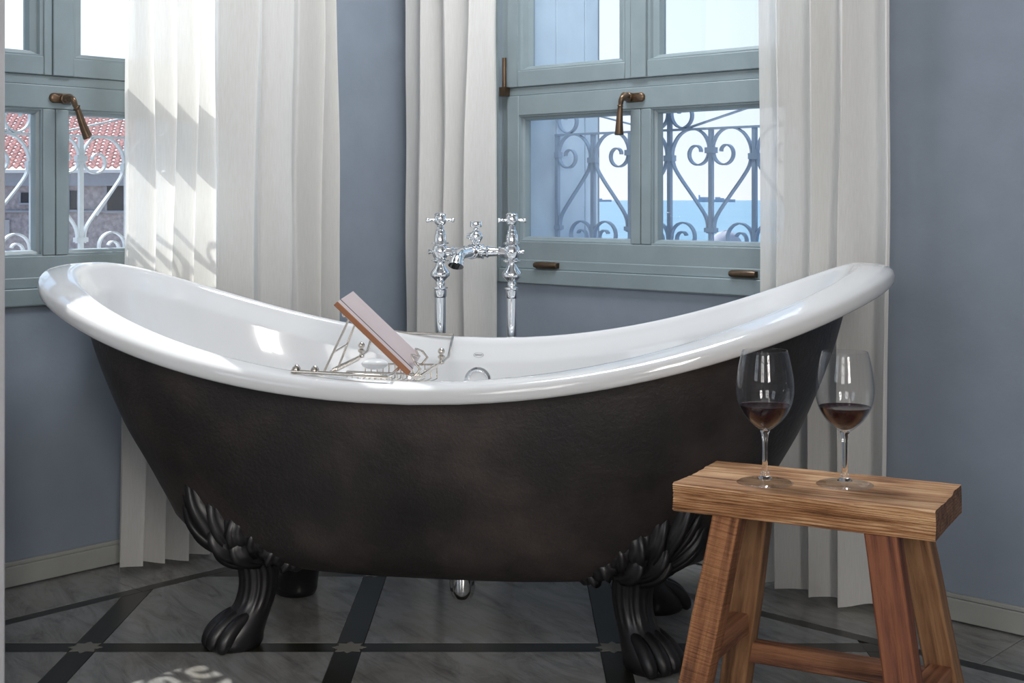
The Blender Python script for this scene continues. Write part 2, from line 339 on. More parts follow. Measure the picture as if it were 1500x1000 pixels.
# ------------------------------------------------------------------ front windows
def board(b, fn, x0, x1, z0, z1, d0=0, d1=.045): b.box(fn, x0, x1, z0, z1, d0, d1)
def bead(b, fn, x0, x1, z0, z1, wx, wz, d0=.0, d1=.03):
    """sloped glazing moulding round an opening, front opening x0..x1,z0..z1 shrinking by wx,wz at depth d1"""
    def ring(ix, iz, d): return [fn(x0+ix, z0+iz, d), fn(x1-ix, z0+iz, d), fn(x1-ix, z1-iz, d), fn(x0+ix, z1-iz, d)]
    rows = [ring(-.002, -.002, d0+.004), ring(wx*.25, wz*.25, d0+.004), ring(wx*.35, wz*.35, d0+.012), ring(wx*.85, wz*.85, d0+.016), ring(wx, wz, d1), ring(wx, wz, d1+.008), ring(-.002, -.002, d1+.008)]
    b.grid(rows, closed_u=True, closed_v=True)
def make_window(name, fn, W, side):
    m = W['mid']; z = W['z']; L0, R0 = m-HW, m+HW
    f = MB()
    board(f, fn, L0-.042, L0-.001, .689+z, 2.62, -.012, .05); board(f, fn, R0+.001, R0+.042, .689+z, 2.62, -.012, .05)
    board(f, fn, L0-.001, R0+.001, .689+z, .7295+z, -.012, .05); board(f, fn, L0-.001, R0+.001, .7295+z, .756+z, -.002, .05)
    board(f, fn, L0-.001, R0+.001, 1.2235+z, 1.2485+z, .007, .05); board(f, fn, L0-.001, R0+.001, 2.56, 2.62, -.012, .05)
    root = struct(f.build(name, M['paint'], bevel=.0025, angle=30))
    # lower sash
    s0, s1 = .752+z, 1.2235+z
    fx0, fx1 = L0+.068, R0-.068; mz0, mz1 = .808+z, 1.166+z; a, c = m-.033, m+.033
    s = MB()
    board(s, fn, L0+.001, fx0-.0008, s0, s1); board(s, fn, fx1+.0008, R0-.001, s0, s1)
    board(s, fn, fx0, fx1, s0, mz0-.0008); board(s, fn, fx0, fx1, mz1+.0008, s1)
    board(s, fn, a, m-.0012, mz0, mz1); board(s, fn, m+.0012, c, mz0, mz1)
    sash = s.build('lower_sash', M['paint'], root, bevel=.002, angle=30)
    for x0, x1 in ((fx0, a), (c, fx1)):
        q = MB(); bead(q, fn, x0, x1, mz0, mz1, .013, .013); q.build('glazing_bead', M['paint'], sash, angle=20)
        q = MB(); q.box(fn, x0+.012, x1-.012, mz0+.012, mz1-.012, .031, .034); q.build('glass_pane', M['pane'], sash, smooth=False)
    # upper sashes
    u0, u1 = 1.2485+z, 2.558
    xc = m-.032 if side > 0 else m+.008
    for k, (x0, x1, sl, sr) in enumerate(((L0+.001, xc, .062, .022 if side > 0 else .052), (xc+.0012, R0-.001, .052 if side > 0 else .022, .062))):
        if side < 0: sl, sr = ((.062, .055), (.022, .062))[k]
        s = MB()
        board(s, fn, x0, x0+sl-.0008, u0, u1, -.004 if k == (side > 0) else .0); board(s, fn, x1-sr+.0008, x1, u0, u1, -.004 if k == (side > 0) else 0)
        board(s, fn, x0+sl, x1-sr, u0, u0+.045); board(s, fn, x0+sl, x1-sr, u1-.06, u1)
        us = s.build('upper_sash', M['paint'], root, bevel=.002, angle=30)
        q = MB(); bead(q, fn, x0+sl, x1-sr, u0+.0458, u1-.0608, .034, .0142); q.build('glazing_bead', M['paint'], us, angle=20)
        q = MB(); q.box(fn, x0+sl+.03, x1-sr-.03, u0+.06, u1-.08, .031, .034); q.build('glass_pane', M['pane'], us, smooth=False)
    # reveal boards outside
    hx0, hx1, hz0, hz1 = hole(W)
    q = MB()
    for x0, x1 in ((hx0, hx0+.012), (hx1-.012, hx1)):
        for d0, d1 in ((.052, .20), (.203, .335), (.338, .40)): q.box(fn, x0, x1, hz0+.01, hz1, d0, d1)
    q.build('shutter_panel', M['reveal'], root, bevel=.003)
    q = MB(); q.box(fn, hx0-.0, hx1+.0, hz0-.03, hz0+.035, .052, .46); q.build('sill', M['iron_white'] if side < 0 else M['reveal'], root, bevel=.004)
    return root
w1 = make_window('window_1', PL, WL, -1); w2 = make_window('window_2', PR, WR, 1)

# bronze fittings
def handle(fn, root, pw, pz, pts, side):
    """rosette centred (pw,pz), lever through pts (w,z,d)"""
    b = MB(); n = 20; ring = []
    for k in range(n):
        a = 2*PI*k/n; x = math.cos(a)*.0125; y = math.sin(a)*.0125
        ring.append((x+(.020 if x > 0 else -.020), y))
    rows = [[fn(pw+x*q, pz+y*q, d) for x, y in ring] for q, d in ((1, 0), (1, -.005), (.86, -.009))]
    b.grid(rows, closed_u=True); b.cap(rows[-1]); plate = b.build('handle', M['bronze'], root, angle=50)
    plate['label'] = 'aged bronze window handle'
    b = MB(); x0, z0 = pts[0][0], pts[0][1]
    ax = fn(x0, z0, -1)-fn(x0, z0, 0)
    b.lathe([(0, 0), (.0125, .0), (.0125, .012), (.0095, .014), (.0095, .02), (.0115, .0142), (.0115, .028), (.009, .031), (0, .031)], fn(x0, z0, -.006), ax, 18)
    P = catmull([fn(*p) for p in pts], 6); nn = len(P)
    rs = [interp([(0, .0085), (.25, .0078), (.42, .0065), (.47, .0065), (.50, .0105), (.53, .0065), (.75, .0095), (.93, .0125), (.98, .011), (1, .006)], i/(nn-1)) for i in range(nn)]
    b.tube(P, rs, 14); b.build('lever', M['bronze'], plate, angle=50)
def wl_px(fn_axis, px, py, d):      # pixel to wall coordinates on the plane offset d
    if fn_axis == 'R':
        c = CN+uL*d; r = (px-750)/F; t = (r*c.y-c.x)/(uR.x-r*uR.y); Y = c.y+uR.y*t
    else:
        c = CN-uR*d; r = (px-750)/F; t = (r*c.y-c.x)/(-uL.x+r*uL.y); Y = c.y-uL.y*t
    return t, H-(py-293)*Y/F
def hpts(ax, L): return [(*wl_px(ax, x, y, d), d) for x, y, d in L]
pr = wl_px('R', 929, 143, 0); handle(PR, w2, pr[0]+.004, pr[1], hpts('R', [(921, 142, -.012), (917, 141, -.035), (911, 144, -.05), (909, 153, -.052), (908.5, 158, -.052), (907.5, 175, -.053), (907, 193, -.054), (907, 198, -.054)]), 1)
pl = wl_px('L', 88, 144, 0); handle(PL, w1, pl[0]-.003, pl[1], hpts('L', [(95, 145, -.012), (101, 144, -.035), (107, 146, -.05), (111, 156, -.052), (114, 161, -.052), (120, 179, -.053), (127, 197, -.054), (129, 201, -.054)]), -1)
def hinge_h(fn, root, x0, x1, z0, z1):
    b = MB(); a = fn(x0, (z0+z1)/2, -.012); c = fn(x1, (z0+z1)/2, -.012); r = (z1-z0)/2
    b.tube([a, a.lerp(c, .1), a.lerp(c, .9), c], [r*.75, r, r, r*.75], 14); b.box(fn, x0, x1, z0+.002, z1-.002, -.012, -.002)
    b.build('hinge', M['bronze'], root, angle=50)['label'] = 'bronze barrel hinge'
a = wl_px('R', 783, 389, -.012); c = wl_px('R', 816, 391, -.012); hinge_h(PR, w2, a[0], c[0], .733, .752)
a = wl_px('R', 1069, 401, -.012); hinge_h(PR, w2, a[0], a[0]+.075, .733, .752)
a = wl_px('R', 738, 110, -.01); b = MB()
b.tube([PR(a[0], 1.235, -.008), PR(a[0], 1.335, -.008)], .006, 12); b.box(PR, a[0]-.009, a[0]+.014, 1.224, 1.25, -.02, 0)
b.build('hinge', M['bronze'], w2, angle=50)['label'] = 'upright bronze hinge with bracket'
b = MB(); b.tube([PL(.663, 1.215, -.008), PL(.663, 1.315, -.008)], .006, 12); b.build('hinge', M['bronze'], w1)['label'] = 'upright bronze hinge'

# ------------------------------------------------------------------ window guards of wrought iron
def strip(b, fn, path, th, d0, dd):
    P = [Vector((x, z, 0)) for x, z in path]; A = []; B = []
    for i in range(len(P)):
        T = (P[min(i+1, len(P)-1)]-P[max(i-1, 0)]).normalized(); n = Vector((-T.y, T.x, 0))*th/2
        A.append(P[i]+n); B.append(P[i]-n)
    rows = []
    for a, c in zip(A, B):
        rows.append([fn(a.x, a.y, d0-dd/2), fn(a.x, a.y, d0+dd/2), fn(c.x, c.y, d0+dd/2), fn(c.x, c.y, d0-dd/2)])
    b.grid(rows, closed_u=True); b.add(rows[0], [(0, 1, 2, 3)]); b.add(rows[-1], [(3, 2, 1, 0)])
def arc(cx, cz, sgn, tab, a0, a1, n=48):
    out = []
    ks = sorted(tab); 
    for i in range(n+1):
        a = a0+(a1-a0)*i/n; r = sm(ks, a); out.append((cx+sgn*r*math.cos(math.radians(a)), cz+r*math.sin(math.radians(a))))
    return out
def sm(tab, x):
    for (a, b), (c, d) in zip(tab, tab[1:]):
        if x <= c: return b+(d-b)*((x-a)/(c-a))
    return tab[-1][1]
def guard(fn, W, mat, label, near):
    vc = W['vc']; z = W['z']*1.35; D = .2
    root = empty('window_guard', fn(vc, .79+z, D), label, 'railing')
    U = .1372; TR = 1.119+z; B0 = .772
    q = MB(); strip(q, fn, [(vc-3*U-.01, TR), (vc+3*U+.01, TR)], .006, D, .0142); q.build('rail', mat, root, smooth=False); q = MB(); strip(q, fn, [(vc-3*U-.01, B0+z), (vc+3*U+.01, B0+z)], .008, D, .0142)
    q.build('rail', mat, root, smooth=False)
    for k in range(-3, 4):
        top = TR+.055 if k == 0 else TR
        q = MB(); strip(q, fn, [(vc+k*U, B0+z), (vc+k*U, top)], .0115, D, .0115); q.build('baluster', mat, root, smooth=False)
    hearts = [(-3, 1), (-1, -1), (-1, 1), (1, -1), (1, 1), (3, -1)]
    for k, s in hearts:
        c = vc+k*U; o = c+s*U
        base = catmull([(c+s*.010, .835+z, 0), (c+s*.011, .862+z, 0), (c+s*.022, .888+z, 0), (c+s*.058, .934+z, 0), (c+s*.100, .985+z, 0), (c+s*.122, 1.018+z, 0), (o-s*.0085, 1.05+z, 0)], 6)
        lob = arc(c+s*.045, 1.054+z, s, [(0, .0838), (45, .076), (90, .0632), (135, .047), (180, .0375), (270, .033), (360, .026), (450, .019), (530, .012)], 2, 530, 64)
        q = MB(); strip(q, fn, [(p.x, p.y) for p in base]+lob, .0045, D, .014); q.build('scroll', mat, root, angle=50)
    for k in (-2, 0, 2):
        for s in (-1, 1):
            o = vc+k*U
            pth = arc(o+s*.046, .822+z, s, [(-360, .010), (-270, .015), (-180, .021), (-90, .030), (0, .038), (90, .041), (180, .040), (230, .050)], 215, -330, 60)
            q = MB(); strip(q, fn, pth, .0045, D, .014); q.build('scroll', mat, root, angle=50)
    for k, s in ((0, -1), (0, 1), (-3, 1), (3, -1)):
        o = vc+k*U
        pth = arc(o+s*.046, 1.164+z, s, [(130, .050), (180, .040), (270, .0405), (360, .028), (450, .020), (540, .014)], 135, 540, 56)
        q = MB(); strip(q, fn, pth, .0045, D, .014); q.build('scroll', mat, root, angle=50)
    for s in (-1, 1):
        q = MB(); strip(q, fn, [(vc+s*.062, TR+.004), (vc+s*.30, TR+.062)], .0045, D, .012); q.build('brace', mat, root, smooth=False)
    for k in range(-3, 4):
        zz = (1.060 if k % 2 else 1.041)+z
        q = MB(); wd = .015 if abs(k) < 3 else .012
        q.box(fn, vc+k*U-wd, vc+k*U+wd, zz-.008, zz+.008, D-.0095, D+.0095)
        q.build('collar', mat, root, smooth=False)
        if k % 2:
            q = MB(); q.box(fn, vc+k*U-.017, vc+k*U+.017, .838+z, .850+z, D-.0095, D+.0095); q.build('collar', mat, root, smooth=False)
    return root
guard(PR, WR, M['iron_shaded'], 'shade-tinted blue-grey wrought iron window guard with heart scrolls before the sea', 1)
guard(PL, WL, M['iron_white'], 'white wrought iron window guard with scrolls before the red roof', 0)

# ------------------------------------------------------------------ floor
def clip(poly, n, c):      # keep n.p <= c
    out = []
    for i in range(len(poly)):
        a = poly[i]; b_ = poly[(i+1) % len(poly)]; da = n.dot(a)-c; db = n.dot(b_)-c
        if da <= 0: out.append(a)
        if (da < 0 < db) or (db < 0 < da): out.append(a+(b_-a)*(da/(da-db)))
    return out
def V2(x, y): return Vector((x, y, 0))
floor_b = MB(); floor_b.box(PR, -.4, 5.1, -.12, -.0045, -5.1, .4)
floor = struct(floor_b.build('floor', M['grout'], smooth=False))
def slab(name, poly, mat, top=0.0):
    if len(poly) < 3: return None
    ar = abs(sum(poly[i].x*poly[(i+1) % len(poly)].y-poly[(i+1) % len(poly)].x*poly[i].y for i in range(len(poly))))/2
    if ar < 2e-4: return None
    c = sum(poly, Vector())/len(poly); n = len(poly)
    ins = []
    for i in range(n):       # tiny chamfer
        p = poly[i]; ins.append(p+(c-p).normalized()*min(.0014, (c-p).length*.3))
    b = MB(); lo = [Vector((p.x, p.y, -.006)) for p in poly]; mi = [Vector((p.x, p.y, top-.0008)) for p in poly]; hi = [Vector((p.x, p.y, top)) for p in ins]
    b.grid([lo, mi, hi], closed_u=True); b.add(hi, [tuple(range(n))])
    o = b.build(name, mat, floor, smooth=False); return o
nl = -uR; ml = -uR.dot(CN)       # distance to left wall: uR.(p-C)
BD = .245; BW = .017
def inL(p, d, sgn): return None
def clip_inner(poly, d=BD+BW+.001):
    poly = clip(poly, -uR, -(uR.dot(CN)+d)); 
    if poly: poly = clip(poly, uL, uL.dot(CN)-d)
    if poly: poly = clip(poly, uR, uR.dot(CN)+4.75)
    if poly: poly = clip(poly, -uL, -(uL.dot(CN)-4.75))
    return poly
X0, Y0, TS, SW = -.337, 2.755, .546, .0272
g = .0009
for i in range(-7, 9):
    for j in range(-6, 5):
        x0 = X0+i*TS; y0 = Y0+j*TS
        if math.hypot(x0, y0-2) > 4.6: continue
        slab('marble_tile', clip_inner([V2(x0+SW+g, y0+SW+g), V2(x0+TS-SW-g, y0+SW+g), V2(x0+TS-SW-g, y0+TS-SW-g), V2(x0+SW+g, y0+TS-SW-g)]), M['marble'])
        slab('inlay_strip', clip_inner([V2(x0+SW, y0-SW), V2(x0+TS-SW, y0-SW), V2(x0+TS-SW, y0+SW), V2(x0+SW, y0+SW)]), M['slate'], -.0003)
        slab('inlay_strip', clip_inner([V2(x0-SW, y0+SW), V2(x0+SW, y0+SW), V2(x0+SW, y0+TS-SW), V2(x0-SW, y0+TS-SW)]), M['slate'], -.0003)
        # eight-pointed star at the crossing
        star = []
        for k in range(16):
            r = .036 if k % 2 == 0 else .0235
            star.append(V2(x0+r*math.cos(k*PI/8), y0+r*math.sin(k*PI/8)))
        inside = all((uR.dot(p-CN) > BD+BW and -uL.dot(p-CN) > BD+BW) for p in star)
        if inside and math.hypot(x0, y0-2) < 3.0:
            b = MB(); hi = [Vector((p.x, p.y, .0004)) for p in star]; lo = [Vector((p.x, p.y, -.006)) for p in star]
            b.grid([lo, hi], closed_u=True); b.cap(hi); b.build('star_inlay', M['beige'], floor, smooth=False)
# fill the square crossings under the stars, border strips and border slabs
b = MB()
for i in range(-5, 8):
    for j in range(-5, 4):
        x0 = X0+i*TS; y0 = Y0+j*TS
        p = clip_inner([V2(x0-SW, y0-SW), V2(x0+SW, y0-SW), V2(x0+SW, y0+SW), V2(x0-SW, y0+SW)])
        if len(p) > 2: slab('inlay_square', p, M['slate'], -.0004)
def bandL(s0, s1, d0, d1): return [CN-uL*s0+uR*d0, CN-uL*s1+uR*d0, CN-uL*s1+uR*d1, CN-uL*s0+uR*d1]
def bandR(t0, t1, d0, d1): return [CN+uR*t0-uL*d0, CN+uR*t1-uL*d0, CN+uR*t1-uL*d1, CN+uR*t0-uL*d1]
for k in range(-2, 7):
    a = 1.093+.6*k; c = a+.6-.0018; a = max(a, .002)
    if c > a+.02:
        a1 = max(a, BD-BW); 
        slab('border_strip', bandL(max(a, BD-BW), c+.0018, BD-BW, BD+BW), M['slate'], -.0003)
        if a < BD: slab('border_slab', [CN, CN-uL*c, CN-uL*c+uR*(BD-BW-.001), CN-uL*(BD-BW)+uR*(BD-BW-.001)], M['marble'])
        else: slab('border_slab', bandL(a, c, .0, BD-BW-.001), M['marble'])
for k in range(-4, 6):
    a = 1.927+.6*k; c = a+.6-.0018; a = max(a, .002)
    if c > a+.02:
        slab('border_strip', bandR(max(a, BD+BW), max(c+.0018, BD+BW+.02), BD-BW, BD+BW), M['slate'], -.0003)
        if a < BD: slab('border_slab', [CN+uR*.001, CN+uR*c, CN+uR*c-uL*(BD-BW-.001), CN+uR*(BD-BW)-uL*(BD-BW-.001)], M['marble'])
        else: slab('border_slab', bandR(a, c, .0, BD-BW-.001), M['marble'])

# ------------------------------------------------------------------ curtains
def curtain(name, fn, pts, label, zt=2.75, zb=.012, flare=(0, 0), hem=.0):
    """pts: (w,d) fold line at mid height"""
    P = catmull([(a, c, 0) for a, c in pts], 7)
    rows = []; nz = 46; w0 = pts[0][0]; w1 = pts[-1][0]
    for i in range(nz+1):
        z = zb+(zt-zb)*i/nz; k = 1-z/zt; r = []
        for j, p in enumerate(P):
            f = (p.x-w0)/(w1-w0) if w1 != w0 else 0
            wv = p.x+(flare[0]*(1-f)+flare[1]*f)*(k**2)*1.4
            wv += .008*noise.noise(Vector((p.x*7, z*1.3, 3)))
            dd = p.y*(1+.25*noise.noise(Vector((p.x*9, z*1.1, 9))))+.006*noise.noise(Vector((p.x*30, z*3.0, 1)))
            r.append(fn(wv, z+hem*noise.noise(Vector((p.x*12, 0, 0))) if i == 0 else z, min(dd, -.022)))
        rows.append(r)
    q = MB(); q.grid(rows)
    o = q.build(name, M['curtain'], angle=180)
    return tag(o, label, 'curtain', None)
def folds(w0, w1, widths, dc, amp):
    out = [(w0, dc)]; x = w0; s = 1; i = 0; sg = 1 if w1 > w0 else -1
    while (x < w1-.012) if sg > 0 else (x > w1+.012):
        wd = widths[i % len(widths)]; i += 1
        x += sg*wd; a = amp*(.75+.5*random.random())
        out.append((x-sg*wd*.25, dc+s*a)); out.append((x, dc+s*a*.8)); s = -s
    return out
a0 = wl_px('L', 196, 250, -.11)[0]; a1 = wl_px('L', 494, 250, -.11)[0]
curtain('curtain', PL, folds(a0, a1, [.026, .034, .020, .036, .022, .034, .028, .040, .055, .070, .050, .075, .06], -.105, .030), 'white sheer floor-length curtain with sunlit folds beside the left window', flare=(.03, 0), hem=.01)
curtain('curtain', PL, folds(1.43, 1.71, [.045, .055, .04], -.1, .03), 'unseen sheer curtain behind the pale wall end, added to block sun')  # extra curtain out of view, added to keep sun off the floor
b0 = wl_px('R', 589, 250, -.09)[0]; b1 = wl_px('R', 716, 250, -.09)[0]
curtain('curtain', PR, folds(b0, b1, [.055, .06, .04, .05, .045], -.085, .03), 'narrow off-white sheer curtain behind the bath taps', flare=(0, 0), hem=.01)
c0 = wl_px('R', 1114, 250, -.075)[0]; c1 = wl_px('R', 1306, 250, -.06)[0]
curtain('curtain', PR, folds(c0, c1, [.028, .04, .05, .035, .045, .03, .085], -.075, .028), 'cream floor-length curtain gathered behind the wine glasses', flare=(.0, .0), hem=.014)

# ------------------------------------------------------------------ bathtub
TUB = Vector((-.12, 2.884, 0)); TA = -.16
ca, sa = math.cos(TA), math.sin(TA)
def TW(x, y, z): return Vector((TUB.x+x*ca-y*sa, TUB.y+x*sa+y*ca, z))
def se(phi, a, b_, p=2.88, q=2.35):
    c, s = math.cos(phi), math.sin(phi)
    return a*math.copysign(abs(c)**(2/p), c), b_*math.copysign(abs(s)**(2/q), s)
def zr(phi):
    xn = abs(math.cos(phi))**(2/2.88); return .5855+.203*xn*xn+.007*.8415*math.copysign(xn, math.cos(phi))
RA, RB = .8415, .3924
bath = empty('bathtub', TW(0, 0, 0), 'black and white freestanding slipper bathtub on claw feet', 'bathtub')
NPH = 160
PH = [2*PI*k/NPH for k in range(NPH)]
ZB = .152
LT = [(0, .40), (.035, .51), (.13, .603), (.24, .643), (.35, .678), (.52, .735), (.77, .795), (1, .832)]
WT = [(0, .17), (.035, .215), (.13, .262), (.24, .288), (.35, .310), (.52, .340), (.77, .371), (1, .388)]
def smt(tab, x):
    ks = [a for a, _ in tab]
    for i in range(len(tab)-1):
        if x <= tab[i+1][0] or i == len(tab)-2:
            x0, y0 = tab[i]; x1, y1 = tab[i+1]; h = x1-x0; t = (x-x0)/h
            m0 = (y1-(tab[i-1][1] if i else y0))/(x1-(tab[i-1][0] if i else x0)); m1 = ((tab[i+2][1] if i+2 < len(tab) else y1)-y0)/((tab[i+2][0] if i+2 < len(tab) else x1)-x0)
            return (2*t**3-3*t*t+1)*y0+(t**3-2*t*t+t)*h*m0+(-2*t**3+3*t*t)*y1+(t**3-t*t)*h*m1
def body_pt(phi, v, off=0.0, zb=ZB, zoff=-.03):
    x, y = se(phi, smt(LT, v)+off, smt(WT, v)+off)
    return TW(x, y, zb+v*(zr(phi)+zoff-zb))
q = MB(); rows = []
for r_, dz in ((.3, -.012), (.6, -.011), (.85, -.007)):
    rows.append([TW(*se(p, LT[0][1]*r_, WT[0][1]*r_), ZB+dz) for p in PH])
vs = [0, .012, .03, .055, .085, .12, .17]+[.22+.78*i/24 for i in range(25)]
for v in vs: rows.append([body_pt(p, v) for p in PH])
q.grid(rows, closed_u=True); q.cap(rows[0], True)
q.build('tub_body', M['iron'], bath, angle=180)['label'] = 'black rough-cast iron outside'
q = MB(); rows = []
prof = [(-.012, -.034), (.03, -.036), (.060, -.0375), (.0680, -.036), (.0720, -.032), (.0738, -.024), (.0732, -.016), (.0700, -.0095), (.063, -.0048), (.050, -.0018), (.034, .0000), (.016, .0006), (.005, .0004), (0, -.0012), (-.006, -.006), (-.012, -.015), (-.016, -.028)]
for o_, h_ in prof:
    rows.append([TW(*se(p, RA+o_, RB+o_*.82), zr(p)+h_) for p in PH])
for i in range(1, 29):
    v = 1-i/28*.93
    rows.append([body_pt(p, v, -.024 if v > .2 else -.024-(.2-v)*.25, zb=.185, zoff=-.036) for p in PH])
for r_ in (.8, .5, .2): rows.append([TW(*se(p, (LT[2][1]-.09)*r_, (WT[2][1]-.09)*r_), .185) for p in PH])
q.grid(rows, closed_u=True); q.cap(rows[-1])
q.build('basin', M['enamel'], bath, angle=180)['label'] = 'glossy white enamel inside and rolled rim'

# overflow and maker's oval on the far inner wall
def inner_at(px, z):      # point on the far inner wall seen at column px with height z
    best = None
    for k in range(400):
        phi = PI*(.2+.6*k/400); zt_ = zr(phi)-.036; v = (z-.185)/(zt_-.185)
        if v > 1: continue
        p = body_pt(phi, v, -.024, zb=.185, zoff=-.036); e = abs(750+p.x*F/p.y-px)
        if best is None or e < best[0]: best = (e, p, phi, v)
    p, phi, v = best[1:]
    du = (body_pt(phi+.01, v, -.024, .185, -.036)-body_pt(phi-.01, v, -.024, .185, -.036)).normalized()
    dv = (body_pt(phi, v+.01, -.024, .185, -.036)-body_pt(phi, v-.01, -.024, .185, -.036)).normalized()
    n = du.cross(dv)
    if n.y > 0: n = -n
    return p, n.normalized(), du, dv
p, n, du, dv = inner_at(700, .486)
q = MB(); q.lathe([(.0, .0045), (.022, .0045), (.0235, .008), (.027, .010), (.0325, .0075), (.0345, .0), (.0345, -.004)], p, n, 40)
q.build('overflow', M['chrome'], bath)['label'] = 'round chrome overflow ring'
q = MB(); q.lathe([(0, .0055), (.0215, .0055), (.022, .004)], p, n, 32); q.build('overflow_plate', M['enamel'], bath)
p, n, du, dv = inner_at(699, .5475)
if du.x < 0: du = -du
if dv.z < 0: dv = -dv
q = MB(); n_ = 40
rows = [[p+n*.0008+du*(.0125*k_*math.cos(2*PI*i/n_))+dv*(.0062*k_*math.sin(2*PI*i/n_)) for i in range(n_)] for k_ in (1, .93)]
q.grid(rows, closed_u=True)
em = q.build('maker_mark', M['ink'], bath)
q = MB()      # small unreadable bold letters as print strokes
x = -.0088
for i, wd in enumerate((.0022, .0026, .0024, .0026, .0026, .0024)):
    for sx in (0, wd*.7):
        P_ = [p+n*.001+du*(x+sx+a_)+dv*b__ for a_, b__ in ((0, -.0021), (.0006, -.0021), (.0006, .0021), (0, .0021))]; q.add(P_, [(0, 1, 2, 3)])
    for hz in ((.0017, 0) if i in (0, 5) else (-.0019, .0017) if i in (1, 3, 4) else (.0017, -.0002)):
        P_ = [p+n*.001+du*(x+a_)+dv*(hz+b__) for a_, b__ in ((0, 0), (wd*.85, 0), (wd*.85, .0006), (0, .0006))]; q.add(P_, [(0, 1, 2, 3)])
    x += wd+.0006
q.build('lettering', M['ink'], em, smooth=False)
# waste trap under the tub
q = MB(); o_ = at(677, 873, 2.80); o_.z = 0
q.lathe([(0, .084), (.014, .085), (.023, .092), (.0275, .108), (.0285, .135), (.031, .136), (.031, .150), (.0, .152)], o_, (0, 0, 1), 28)
q.build('waste_trap', M['chrome'], bath)['label'] = 'chrome waste trap under the belly'

